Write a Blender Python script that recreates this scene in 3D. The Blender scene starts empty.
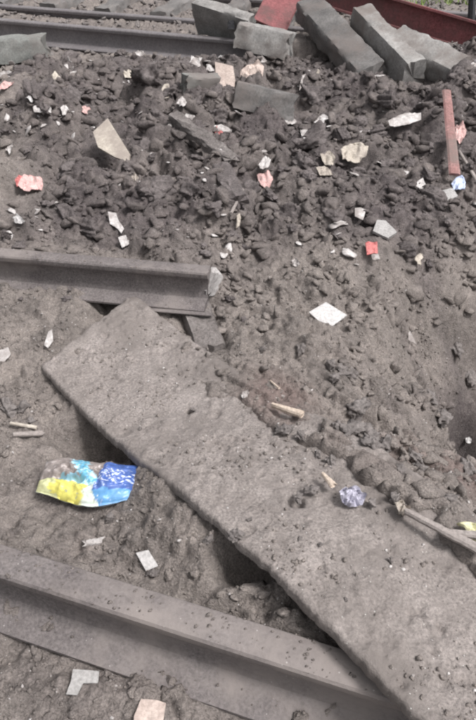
import bpy, math, random
import numpy as np
from mathutils import Vector, Matrix

random.seed(7)
R = math.radians
scene = bpy.context.scene
col = scene.collection

# ------------------------------------------------------------------ camera
CAM_H, PITCH, FPX = 1.45, R(40), 623.5          # phone held at chest height, tipped down
cam_data = bpy.data.cameras.new('camera')
cam = bpy.data.objects.new('camera', cam_data); col.objects.link(cam)
cam.location = (0, 0, CAM_H)
cam.rotation_euler = (R(90) - PITCH, 0, 0)
cam_data.sensor_fit = 'VERTICAL'
cam_data.sensor_height = 24
cam_data.lens = 24 * FPX / 720
cam_data.clip_start = 0.02
cam_data.clip_end = 500
scene.camera = cam

# ------------------------------------------------------------------ sky and sun (overcast)
SUN_EL, SUN_AZ = R(60), R(118)                   # azimuth clockwise from +Y
world = bpy.data.worlds.new('World'); scene.world = world
world.use_nodes = True
nt = world.node_tree
for n in list(nt.nodes): nt.nodes.remove(n)
sky = nt.nodes.new('ShaderNodeTexSky'); sky.sky_type = 'NISHITA'; sky.sun_disc = False
sky.sun_elevation = SUN_EL; sky.sun_rotation = SUN_AZ
sky.air_density = 1.0; sky.dust_density = 6.0; sky.ozone_density = 1.0
hs = nt.nodes.new('ShaderNodeHueSaturation'); hs.inputs['Saturation'].default_value = 0.12
bg = nt.nodes.new('ShaderNodeBackground'); bg.inputs['Strength'].default_value = 0.108
out = nt.nodes.new('ShaderNodeOutputWorld')
nt.links.new(sky.outputs[0], hs.inputs['Color']); nt.links.new(hs.outputs[0], bg.inputs['Color'])
nt.links.new(bg.outputs[0], out.inputs['Surface'])
sd = bpy.data.lights.new('sun', 'SUN'); sd.energy = 2.0; sd.angle = R(12); sd.color = (1, 0.965, 0.94)
sun = bpy.data.objects.new('sun', sd); col.objects.link(sun)
sv = Vector((math.sin(SUN_AZ) * math.cos(SUN_EL), math.cos(SUN_AZ) * math.cos(SUN_EL), math.sin(SUN_EL)))
sun.rotation_euler = sv.to_track_quat('Z', 'Y').to_euler()
scene.view_settings.view_transform = 'Standard'
scene.view_settings.look = 'None'
scene.view_settings.gamma = 1
scene.view_settings.exposure = 0.72
scene.cycles.filter_width = 2.4
scene.cycles.max_bounces = 5

# ------------------------------------------------------------------ numpy noise
def ihash(ix, iy, seed):
    h = (ix.astype(np.int64) * 374761393 + iy.astype(np.int64) * 668265263 + seed * 1442695041) & 0xffffffff
    h = ((h ^ (h >> 13)) * 1274126177) & 0xffffffff
    h = ((h ^ (h >> 16)) * 2246822519) & 0xffffffff
    h = h ^ (h >> 15)
    return (h & 0xffffff) / float(0xffffff)

def vnoise(x, y, seed):
    ix = np.floor(x); iy = np.floor(y); fx = x - ix; fy = y - iy
    ux = fx * fx * fx * (fx * (fx * 6 - 15) + 10); uy = fy * fy * fy * (fy * (fy * 6 - 15) + 10)
    def g(a, b, dx, dy):
        t = ihash(ix + a, iy + b, seed) * 2 * np.pi
        return np.cos(t) * dx + np.sin(t) * dy
    n00 = g(0, 0, fx, fy); n10 = g(1, 0, fx - 1, fy); n01 = g(0, 1, fx, fy - 1); n11 = g(1, 1, fx - 1, fy - 1)
    return 1.5 * ((n00 * (1 - ux) + n10 * ux) * (1 - uy) + (n01 * (1 - ux) + n11 * ux) * uy)

def fbm(x, y, seed, octs=4, gain=0.5):
    a, s, f = 1.0, 0.0, 1.0
    for i in range(octs):
        s = s + a * vnoise(x * f, y * f, seed + i * 17); a *= gain; f *= 2.07
    return s

def cells(x, y, scale, seed):
    X = x / scale; Y = y / scale
    ix = np.floor(X); iy = np.floor(Y)
    f1 = np.full(X.shape, 9.0); f2 = np.full(X.shape, 9.0)
    cx = np.zeros(X.shape); cy = np.zeros(X.shape); dx = np.zeros(X.shape); dy = np.zeros(X.shape)
    for a in (-1, 0, 1):
        for b in (-1, 0, 1):
            jx = ix + a; jy = iy + b
            px = jx + 0.1 + 0.8 * ihash(jx, jy, seed) - X; py = jy + 0.1 + 0.8 * ihash(jx, jy, seed + 5) - Y
            d = np.sqrt(px * px + py * py)
            near = d < f1
            f2 = np.where(near, f1, np.minimum(f2, d))
            cx = np.where(near, jx, cx); cy = np.where(near, jy, cy)
            dx = np.where(near, px, dx); dy = np.where(near, py, dy)
            f1 = np.where(near, d, f1)
    return f1, f2, cx, cy, dx, dy

def smooth(a, b, x):
    t = np.clip((x - a) / (b - a), 0, 1)
    return t * t * (3 - 2 * t)

def clods(x, y, scale, seed, edge=0.28, keep=1.0):
    """angular lumps: every cell a tilted facet with its own height, crevices between"""
    wx = x + fbm(x / scale * 0.9, y / scale * 0.9, seed + 40, 3) * scale * 0.38
    wy = y + fbm(x / scale * 0.9 + 31, y / scale * 0.9, seed + 50, 3) * scale * 0.38
    f1, f2, cx, cy, dx, dy = cells(wx, wy, scale, seed)
    r1 = ihash(cx, cy, seed + 1); r2 = ihash(cx, cy, seed + 2) - .5; r3 = ihash(cx, cy, seed + 3) - .5
    k = np.where(ihash(cx, cy, seed + 4) < keep, 1.0, 0.15)
    body = 0.25 + 0.55 * r1 + 1.5 * (r2 * dx + r3 * dy) - 0.25 * f1 * f1
    return scale * body * k * smooth(0, edge, f2 - f1)

# ------------------------------------------------------------------ the long slab in its own frame
SA = np.array([0.64, -0.768]); SN = np.array([0.768, 0.64]); SO = np.array([-0.68, 1.63])
SLAB_W = 0.485; SLAB_L = 2.35; SLAB_T = 0.034

def slab_sw(x, y):
    return (x - SO[0]) * SA[0] + (y - SO[1]) * SA[1], (x - SO[0]) * SN[0] + (y - SO[1]) * SN[1]

def slab_top(s, w):
    z = 0.062 + 0.205 * smooth(0.15, 1.32, s) - 0.035 * np.clip(w / SLAB_W, 0, 1) * smooth(0.1, 1.2, s)
    return z

def slab_relief(x, y):
    n = 0.007 * fbm(x * 4, y * 4, 301, 3) + 0.0045 * fbm(x * 15, y * 15, 302, 4)
    s_, w_ = slab_sw(x, y)
    n = n - .013 * smooth(0, .008, s_ - 1.02 - .35 * (w_ - .3) - .02 * fbm(x * 12, y * 12, 308, 3)) * smooth(.16, .24, w_)
    c = clods(x, y, 0.030, 305, 0.5, 0.30) * 0.26 + clods(x, y, .013, 306, .5, .3) * .3 - .012 * smooth(.55, .9, fbm(x * 9, y * 9, 307, 3))
    return n + c

# ------------------------------------------------------------------ terrain height
def base_height(x, y):
    z = 0.03 * fbm(x * 0.9, y * 0.9, 11, 3)
    # heap of thrown-up soil
    heap = smooth(2.15, 3.1, y) * (1 - smooth(4.6, 5.7, y)) * smooth(-2.6, -0.6, x + 0.25 * (y - 2.5)) * (1 - smooth(2.6, 4.0, x))
    z = z + heap * (0.12 + 0.05 * fbm(x * 1.3 + 5, y * 1.3, 12, 3) + .09 * fbm(x * 3.0, y * 3.0, 14, 2))
    # soil banked behind the cut rail and behind the near rail, ballast bed of the far track
    mr = y - (2.11 - .161 * (x + .6))
    z = z + .10 * smooth(.02, .08, mr) * np.exp(-np.clip(mr - .08, 0, 9) / .8) * smooth(.05, -.25, x)
    z = z + (.045 * smooth(-.30, -.6, x) + .02) * smooth(.02, -.06, mr) * np.exp(-np.clip(-mr - .1, 0, 9) / .25) * smooth(.1, -.1, x)
    nr = y - (.605 - .036 - .32 * (x - .167))
    z = z + (.105 * smooth(.015, .045, nr) * np.exp(-np.clip(nr - .045, 0, 9) / .16)) * smooth(.05, -.2, x)
    fr = y - (5.62 - .349 * (x + .146))
    z = z + .125 * smooth(.06, .14, fr)
    # crater
    rr = np.sqrt(((x - 1.50) / 1.12) ** 2 + ((y - 1.78) / .95) ** 2) + 0.07 * fbm(x * 2.2, y * 2.2, 13, 3)
    bowl = (1 - smooth(0.2, 1.08, rr))
    z = z - 0.88 * bowl
    return z

def rough_mask(x, y):
    m = smooth(2.15, 2.6, y - 0.12 * x + 0.12 * fbm(x * 2, y * 2, 21, 2)) * smooth(-1.35, -0.75, x + 0.30 * (y - 2.6) - .1 + 0.2 * fbm(x * 1.5, y * 1.5, 22, 2))
    m = m * (1 - smooth(5.2, 5.7, y))
    return m

def height(x, y, fine=True):
    z = base_height(x, y)
    s, w = slab_sw(x, y)
    st = slab_top(np.clip(s, 0, SLAB_L), np.clip(w, 0, SLAB_W))
    side = smooth(0.305, 0.375, w + 0.05 * fbm(x * 5, y * 5, 31, 4)) * smooth(0.15, 0.55, s)
    bank = np.exp(-np.clip(w - 0.44, 0, 9) / 0.21)
    edge = np.clip(0.003 + 0.012 * fbm(x * 5, y * 5, 33, 3), -0.006, .04)
    z = z + side * ((st + edge) * bank - np.where(w < .42, np.clip(z, -.1, .1), 0))
    m = rough_mask(x, y)
    slope = smooth(0.40, 0.50, w) * smooth(.1, .4, s) * (1 - m)
    slope = np.maximum(slope, smooth(.5, .62, w) * (1 - m))                       # crater flank
    near = (1 - m) * (1 - slope)
    tracks = smooth(5.5, 6.0, y)
    near = near * (1 - tracks)
    nr = y - (.605 - .036 - .32 * (x - .167))
    up_to = np.minimum(st - SLAB_T - .012, .16) + .010 * fbm(x * 7, y * 7, 35, 3)
    pack = smooth(-.20, -.01, w) * (1 - smooth(.05, .3, w)) * smooth(.52, .64, s) * (1 - smooth(1.36, 1.42, s)) * smooth(.02, .06, nr)
    z = z + pack * np.clip(up_to - z, 0, .3)
    # hollows under the slab's edge and under the cut rail
    def pit(cx, cy, rx, ry, d): return d * np.exp(-(((x - cx) / rx) ** 2 + ((y - cy) / ry) ** 2) ** 1.5)
    z = z - pit(-0.42, 1.34, .13, .085, .20) - pit(0.02, .82, .075, .055, .12) - pit(-0.50, 2.02, .10, .07, .12) - pit(-.13, 1.87, .11, .15, .07)
    z = z - pit(1.12, 2.02, .13, .11, .55) - pit(1.25, 2.25, .2, .1, .2) - pit(.19, 1.22, .045, .035, .07) - pit(.50, 1.52, .16, .06, .09) - pit(.62, 1.36, .12, .05, .10) - pit(.42, 1.33, .08, .045, .06)
    z = z - pit(.38, 2.03, .2, .09, .07)
    z = z + pit(-.95, 1.50, .16, .045, .07)                      # low ridge at the left
    if not fine: return z + m * .05
    seen = (np.abs(x) < .72 * np.sqrt(y * y + 2) + .5) & (y > -.4) & (y < 9.5)
    slope = slope * (1 - tracks)
    fade = 0.45 + 0.55 * smooth(.42, .54, w) + (1 - smooth(0.2, .5, s)) * .65
    fade = np.clip(fade, 0, 1)
    def add(mask, fn):
        k = seen & (mask > .01)
        if k.any(): z[k] += mask[k] * fn(x[k], y[k])
    def heap_f(x, y):
        big = clods((x * .8 - y * .6) * .7, x * .6 + y * .8, 0.27, 101, 0.6, 0.7); mid = clods(x, y, 0.135, 102, 0.5, 0.8)
        sml = clods(x, y, 0.058, 103, 0.4, 0.75); tiny = clods(x, y, 0.026, 104, 0.4, 0.7)
        return big * 0.34 + mid * 0.36 + sml * 0.36 + tiny * 0.40 + 0.016 * fbm(x * 8, y * 8, 105, 4)
    def flank_f(x, y):
        # lumps drawn out downhill
        u = (x * 0.78 - y * 0.62); v = (x * 0.62 + y * 0.78)
        a = clods(u * 0.55, v, 0.11, 110, 0.3, 0.6); b = clods(u * 0.6, v, 0.055, 111, 0.3, 0.7); c = clods(u * .8, v, 0.026, 112, 0.35, 0.65)
        return a * .40 + b * 0.34 + c * 0.50 + 0.016 * fbm(u * 4, v * 9, 113, 5) + .010 * fbm(u * 22, v * 40, 114, 4)
    def near_f(x, y):
        return 0.022 * fbm(x * 6, y * 8, 121, 6, .58) + clods(x, y, 0.06, 122, 0.4, 0.35) * 0.52 + clods(x, y, 0.024, 123, 0.5, 0.55) * 0.62 \
            + clods(x * .6, y * 1.3, 0.11, 124, .35, .4) * .22
    add(m, heap_f)
    add(slope * fade, flank_f)
    add(near * np.where(w > .38, fade, 1), near_f)
    add(tracks, lambda x, y: clods(x, y, 0.05, 131, 0.35, 0.9) * 0.6)
    e = smooth(-2.2, -1.2, y) * (1 - smooth(10.5, 12, y)) * smooth(-7, -5.5, x) * (1 - smooth(5.5, 7, x))
    return z * e

# ------------------------------------------------------------------ pixel rays for laying things out on the measured ground
def ray(px, py):
    u = (px - 238) / FPX; v = (360 - py) / FPX
    return Vector((u, math.cos(PITCH) + v * math.sin(PITCH), -math.sin(PITCH) + v * math.cos(PITCH)))

def at_y(px, py, Y):
    d = ray(px, py); t = Y / d.y
    return Vector((d.x * t, Y, CAM_H + d.z * t))

def on_plane(px, py, c, n):
    d = ray(px, py); o = Vector((0, 0, CAM_H))
    t = (c - o).dot(n) / d.dot(n)
    return o + d * t

# ------------------------------------------------------------------ materials
def ramp(nt, fac, stops):
    r = nt.nodes.new('ShaderNodeValToRGB'); cr = r.color_ramp
    while len(cr.elements) > 1: cr.elements.remove(cr.elements[-1])
    cr.elements[0].position = stops[0][0]; cr.elements[0].color = (*stops[0][1], 1)
    for p, c in stops[1:]:
        e = cr.elements.new(p); e.color = (*c, 1)
    nt.links.new(fac, r.inputs[0]); return r.outputs[0]

def noise(nt, vec, scale, detail=5, rough=.6):
    n = nt.nodes.new('ShaderNodeTexNoise'); n.inputs['Scale'].default_value = scale
    n.inputs['Detail'].default_value = detail; n.inputs['Roughness'].default_value = rough
    nt.links.new(vec, n.inputs['Vector']); return n.outputs['Fac']

def mixc(nt, f, a, b, mode='MIX'):
    m = nt.nodes.new('ShaderNodeMix'); m.data_type = 'RGBA'; m.blend_type = mode
    for k, v in ((0, f), (6, a), (7, b)):
        if hasattr(v, 'is_output'): nt.links.new(v, m.inputs[k])
        elif k == 0: m.inputs[0].default_value = v
        else: m.inputs[k].default_value = (*v, 1)
    return m.outputs[2]

def mat(name):
    m = bpy.data.materials.new(name); m.use_nodes = True
    nt = m.node_tree; b = nt.nodes['Principled BSDF']
    b.inputs['Roughness'].default_value = .92
    b.inputs['Specular IOR Level'].default_value = .25
    return m, nt, b

def bump(nt, b, src, strength, dist):
    bp = nt.nodes.new('ShaderNodeBump'); bp.inputs['Strength'].default_value = strength; bp.inputs['Distance'].default_value = dist
    nt.links.new(src, bp.inputs['Height']); nt.links.new(bp.outputs[0], b.inputs['Normal'])

def coords(nt, kind='world'):
    if kind == 'world': return nt.nodes.new('ShaderNodeNewGeometry').outputs['Position']
    return nt.nodes.new('ShaderNodeTexCoord').outputs['Object']

def surface(name, dark, light, scale=14, fleck=None, rough=.92, bumps=(.5, .004), spec=.25, fine=120, kind='world', stain=None, con=.28):
    m, nt, b = mat(name)
    p = coords(nt, kind)
    a = noise(nt, p, scale, 6, .65); f = noise(nt, p, fine, 4, .7)
    c = ramp(nt, a, [(.3, dark), (.7, light)])
    g = ramp(nt, f, [(.3, (1 - con, 1 - con, 1 - con)), (.7, (1 + con * .9, 1 + con * .9, 1 + con * .9))])
    c = mixc(nt, 1, c, g, 'MULTIPLY')
    if stain:
        c = mixc(nt, ramp(nt, noise(nt, p, scale * .35, 5, .7), [(.45, (0, 0, 0)), (.62, (1, 1, 1))]), c, stain)
    if fleck:
        q = nt.nodes.new('ShaderNodeTexVoronoi'); q.inputs['Scale'].default_value = fine * .55; nt.links.new(p, q.inputs['Vector'])
        k = ramp(nt, q.outputs['Distance'], [(.08, (1, 1, 1)), (.14, (0, 0, 0))])
        gate = ramp(nt, noise(nt, p, fine * .21, 2), [(.56, (0, 0, 0)), (.62, (1, 1, 1))])
        c = mixc(nt, mixc(nt, 1, k, gate, 'MULTIPLY'), c, fleck)
    nt.links.new(c, b.inputs['Base Color'])
    b.inputs['Roughness'].default_value = rough; b.inputs['Specular IOR Level'].default_value = spec
    if bumps: bump(nt, b, f, bumps[0], bumps[1])
    return m

def soil_material():
    m, nt, b = mat('soil')
    p = coords(nt)
    at = nt.nodes.new('ShaderNodeAttribute'); at.attribute_name = 'dust'  # dust cover, plus the painted shade of the crater hollow
    sep = nt.nodes.new('ShaderNodeSeparateColor'); nt.links.new(at.outputs['Color'], sep.inputs[0])
    n1 = noise(nt, p, 5, 6, .7); n2 = noise(nt, p, 42, 5, .7); n3 = noise(nt, p, 190, 3, .7)
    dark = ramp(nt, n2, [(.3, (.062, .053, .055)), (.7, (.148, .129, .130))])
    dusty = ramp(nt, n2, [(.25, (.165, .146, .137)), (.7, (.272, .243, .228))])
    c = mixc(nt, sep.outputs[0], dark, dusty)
    c = mixc(nt, 1, c, ramp(nt, n1, [(.3, (.68, .68, .68)), (.7, (1.26, 1.25, 1.23))]), 'MULTIPLY')
    c = mixc(nt, 1, c, ramp(nt, n3, [(.3, (.58, .58, .58)), (.72, (1.42, 1.41, 1.40))]), 'MULTIPLY')
    c = mixc(nt, sep.outputs[1], c, (.17, .115, .105))            # reddish soil
    q = nt.nodes.new('ShaderNodeTexVoronoi'); q.inputs['Scale'].default_value = 75; nt.links.new(p, q.inputs['Vector'])
    k = ramp(nt, q.outputs['Distance'], [(.08, (1, 1, 1)), (.15, (0, 0, 0))])
    gate = ramp(nt, noise(nt, p, 23, 2), [(.54, (0, 0, 0)), (.60, (1, 1, 1))])
    c = mixc(nt, mixc(nt, 1, k, gate, 'MULTIPLY'), c, (.42, .40, .39))
    nt.links.new(c, b.inputs['Base Color'])
    ad = nt.nodes.new('ShaderNodeMath'); ad.operation = 'ADD'; nt.links.new(n2, ad.inputs[0]); nt.links.new(n3, ad.inputs[1])
    bump(nt, b, ad.outputs[0], .9, .009)
    return m

SOIL = soil_material()
M = {
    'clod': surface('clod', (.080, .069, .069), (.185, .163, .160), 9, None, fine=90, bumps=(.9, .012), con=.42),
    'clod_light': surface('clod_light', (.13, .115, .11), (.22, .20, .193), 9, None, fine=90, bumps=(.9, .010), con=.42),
    'slab': surface('slab_dust', (.188, .166, .156), (.278, .249, .236), 9, (.5, .49, .47), fine=150, bumps=(.8, .005), stain=(.165, .146, .137), con=.45),
    'rail': surface('rail_steel', (.105, .092, .092), (.165, .148, .146), 6, (.33, .31, .3), rough=.75, fine=130, bumps=(.6, .0025), spec=.25, stain=(.215, .19, .18), con=.4),
    'rail_far': surface('rail_steel_far', (.125, .115, .12), (.175, .162, .165), 4, None, rough=.6, fine=60, bumps=(.2, .001), spec=.35),
    'concrete': surface('concrete', (.18, .174, .17), (.31, .30, .29), 7, None, fine=70, bumps=(.6, .004), stain=(.17, .15, .14)),
    'concrete_dark': surface('concrete_dark', (.10, .096, .095), (.18, .172, .168), 7, None, fine=70, bumps=(.6, .004), stain=(.15, .132, .125)),
    'concrete_pale': surface('concrete_pale', (.28, .265, .26), (.40, .385, .38), 9, None, fine=80, bumps=(.5, .003)),
    'concrete_green': surface('concrete_green', (.14, .145, .139), (.215, .218, .208), 7, None, fine=70, bumps=(.5, .003), stain=(.16, .145, .137)),
    'rust_red': surface('rust_red', (.15, .052, .056), (.23, .085, .088), 5, None, rough=.75, fine=60, bumps=(.4, .002), stain=(.11, .062, .06), con=.4),
    'pink_steel': surface('faded_red', (.20, .105, .10), (.31, .18, .17), 14, None, rough=.8, fine=90, bumps=(.4, .002), stain=(.17, .13, .12), con=.4),
    'white': surface('white_scrap', (.34, .32, .315), (.58, .555, .545), 30, None, fine=140, bumps=(.3, .001), stain=(.26, .235, .225)),
    'tile': surface('grey_white_tile', (.40, .385, .385), (.50, .488, .482), 12, None, fine=120, bumps=(.1, .0005)),
    'cream': surface('cream_board', (.32, .285, .245), (.48, .435, .38), 16, None, fine=120, bumps=(.2, .001), stain=(.27, .235, .21)),
    'tan': surface('tan_card', (.36, .29, .26), (.50, .42, .38), 16, None, fine=120, bumps=(.2, .001)),
    'pink': surface('pink_wrap', (.42, .25, .24), (.60, .44, .42), 40, None, fine=140, bumps=(.3, .001)),
    'red': surface('red_wrap', (.36, .09, .09), (.52, .22, .21), 40, None, fine=140, bumps=(.3, .001)),
    'blue': surface('blue_rag', (.30, .36, .52), (.55, .60, .72), 40, None, fine=140, bumps=(.3, .001)),
    'lilac': surface('lilac_film', (.30, .29, .36), (.44, .43, .50), 50, None, rough=.4, fine=140, bumps=(.3, .001)),
    'grey_paper': surface('grey_scrap', (.27, .26, .255), (.36, .35, .345), 18, None, fine=120, bumps=(.2, .001)),
    'wood': surface('pale_wood', (.36, .29, .24), (.52, .44, .37), 30, None, fine=160, bumps=(.3, .001)),
    'grey_wood': surface('grey_wood', (.20, .175, .165), (.30, .27, .255), 20, None, fine=130, bumps=(.4, .002)),
    'yellow': surface('yellow_paper', (.46, .44, .25), (.66, .64, .46), 30, None, fine=140, bumps=(.3, .001)),
    'grass': surface('grass', (.13, .19, .055), (.27, .36, .11), 6, None, fine=40, bumps=None),
    'black': surface('black_steel_and_hole_shade', (.03, .03, .033), (.05, .05, .055), 8, None, fine=60, bumps=(.2, .001)),
}

# ------------------------------------------------------------------ object helpers
def link(name, verts, faces, m, parent=None, smooth_=True):
    me = bpy.data.meshes.new(name)
    me.from_pydata([tuple(v) for v in verts], [], faces); me.update()
    me.materials.append(m)
    if smooth_: me.shade_smooth()
    o = bpy.data.objects.new(name, me); col.objects.link(o)
    if parent: o.parent = parent
    return o

def tag(o, label=None, cat=None, group=None, kind=None):
    if label: o['label'] = label
    if cat: o['category'] = cat
    if group: o['group'] = group
    if kind: o['kind'] = kind
    return o

def big_mesh(name, V, F, m, smooth_=True):
    me = bpy.data.meshes.new(name)
    n, k = F.shape
    me.vertices.add(len(V)); me.vertices.foreach_set('co', V.astype(np.float32).ravel())
    me.loops.add(n * k); me.loops.foreach_set('vertex_index', F.astype(np.int32).ravel())
    me.polygons.add(n)
    me.polygons.foreach_set('loop_start', np.arange(0, n * k, k, dtype=np.int32))
    me.update(calc_edges=True)
    me.materials.append(m)
    if smooth_: me.polygons.foreach_set('use_smooth', np.ones(n, dtype=bool))
    o = bpy.data.objects.new(name, me); col.objects.link(o)
    return o

# ------------------------------------------------------------------ ground sheet
def spaced(lo, hi, s0, a, c=0.0):
    """samples from lo to hi whose spacing grows like s0*sqrt(1+((v-c)/a)^2)"""
    f = lambda v: math.asinh((v - c) / a) * a / s0
    n = int(f(hi) - f(lo)) + 1
    u = np.linspace(f(lo), f(hi), n)
    return c + a * np.sinh(u * s0 / a)

xs = spaced(-7, 7, 0.0056, 0.62, 0.05)
ys = spaced(-2.2, 12, 0.0056, 1.35, 0.75)
X, Y = np.meshgrid(xs, ys)
Z = height(X, Y)
nx, ny = len(xs), len(ys)
V = np.stack([X.ravel(), Y.ravel(), Z.ravel()], 1)
idx = np.arange(nx * ny).reshape(ny, nx)
F = np.stack([idx[:-1, :-1], idx[:-1, 1:], idx[1:, 1:], idx[1:, :-1]], -1).reshape(-1, 4)
def hgrid(x, y):
    x = np.clip(np.asarray(x, float), xs[0], xs[-1] - 1e-6); y = np.clip(np.asarray(y, float), ys[0], ys[-1] - 1e-6)
    i = np.clip(np.searchsorted(xs, x) - 1, 0, nx - 2); j = np.clip(np.searchsorted(ys, y) - 1, 0, ny - 2)
    a = (x - xs[i]) / (xs[i + 1] - xs[i]); b = (y - ys[j]) / (ys[j + 1] - ys[j])
    return (Z[j, i] * (1 - a) + Z[j, i + 1] * a) * (1 - b) + (Z[j + 1, i] * (1 - a) + Z[j + 1, i + 1] * a) * b

def h1(x, y, fine=True):
    z = float(hgrid(x, y)); s_, w_ = slab_sw(x, y)
    if 0 < s_ < SLAB_L and 0 < w_ < SLAB_W: z = max(z, float(slab_top(s_, w_)))
    return z

def on_ground(px, py, fine=True):
    d = ray(px, py); ts = np.linspace(0.6, 11, 5200)
    X_ = d.x * ts; Y_ = d.y * ts; Z_ = CAM_H + d.z * ts
    g = hgrid(X_, Y_); s_, w_ = slab_sw(X_, Y_)
    g = np.where((s_ > 0) & (s_ < SLAB_L) & (w_ > 0) & (w_ < SLAB_W), np.maximum(g, slab_top(s_, w_)), g)
    i = int(np.argmax(Z_ < g))
    if i == 0: i = len(ts) - 1
    return Vector((X_[i], Y_[i], g[i]))

def gnd(px, py, lift=0.0):
    return on_ground(px, py) + Vector((0, 0, lift))

base = len(V)
ring = np.array([[-80, -80, 0], [80, -80, 0], [80, 80, 0], [-80, 80, 0]], float)
V = np.vstack([V, ring])
c00, c10, c11, c01 = idx[0, 0], idx[0, -1], idx[-1, -1], idx[-1, 0]
F = np.vstack([F, [[base, base + 1, c10, c00], [base + 1, base + 2, c11, c10], [base + 2, base + 3, c01, c11], [base + 3, base, c00, c01]]])
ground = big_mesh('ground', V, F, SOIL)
tag(ground, kind='structure')
print('ground quads', len(F), nx, ny)

def dust_and_shade_at(x, y):
    m = rough_mask(x, y); s, w = slab_sw(x, y)
    d = 0.98 - 0.60 * m
    d = d + (0.20 + .12 * m) * fbm(x * 2.1, y * 2.1, 201, 5, .62) - .15 * m + .16 * fbm(x * 14, y * 14, 203, 3)
    bw = smooth(.55, 1.1, w) * (1 - m)
    d = d - .7 * np.exp(-(((x - 1.14) / .22) ** 2 + ((y - 2.08) / .22) ** 2) ** 2)  # shade of the crater hollow, painted into the soil colour
    d = d - .28 * bw * smooth(-.2, .6, fbm((x * 0.78 - y * 0.62) * 1.5, (x * 0.62 + y * 0.78) * 5, 204, 4))
    d = d - 0.15 * smooth(5.3, 5.8, y)
    d = d - 0.20 * smooth(-.02, -.25, w) * smooth(.3, .7, s) * 0.9          # trodden damp soil between rail and slab
    d = d + 0.12 * smooth(1.6, 2.0, y) * (1 - m)
    return np.clip(d, 0, 1)
D = dust_and_shade_at(V[:, 0], V[:, 1])
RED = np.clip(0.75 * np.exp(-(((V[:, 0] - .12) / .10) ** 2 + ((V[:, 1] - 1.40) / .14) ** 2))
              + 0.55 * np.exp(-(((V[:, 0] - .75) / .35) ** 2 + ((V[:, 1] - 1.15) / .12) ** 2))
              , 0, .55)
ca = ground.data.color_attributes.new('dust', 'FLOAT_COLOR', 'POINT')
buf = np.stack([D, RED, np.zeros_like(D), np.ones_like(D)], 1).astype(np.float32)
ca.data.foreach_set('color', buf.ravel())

# ------------------------------------------------------------------ rocks and clods
def ico(sub):
    import bmesh
    bm = bmesh.new(); bmesh.ops.create_icosphere(bm, subdivisions=sub, radius=1)
    v = np.array([p.co[:] for p in bm.verts]); f = np.array([[q.index for q in t.verts] for t in bm.faces])
    bm.free(); return v, f

def rock(sub, seed, planes=11, flat=.62, noise_amp=.05, rough=0.0):
    rng = np.random.default_rng(seed)
    v, f = ico(sub); v = v.copy()
    sc = np.array([1.0, rng.uniform(.62, .95), flat * rng.uniform(.8, 1.15)])
    for _ in range(planes):
        n = rng.normal(size=3); n /= np.linalg.norm(n); d = rng.uniform(.36, .8)
        q = v @ n
        v = v - np.outer(np.clip(q - d, 0, None), n)
    if noise_amp:
        k = fbm(v[:, 0] * 2.3 + v[:, 2] * 1.9, v[:, 1] * 2.3 - v[:, 2] * 1.3 + seed, seed, 5, .6)
        v = v * (1 + noise_amp * 2.2 * k)[:, None]
    if rough: v = v * (1 + rng.uniform(-rough, rough, len(v)))[:, None]
    return v * sc, f

ICO1 = [rock(2, 400 + i, 9, .7, 0) for i in range(3)]
PEB = [rock(2, 500 + i, 8, .55, .14, .13) for i in range(16)]

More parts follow.
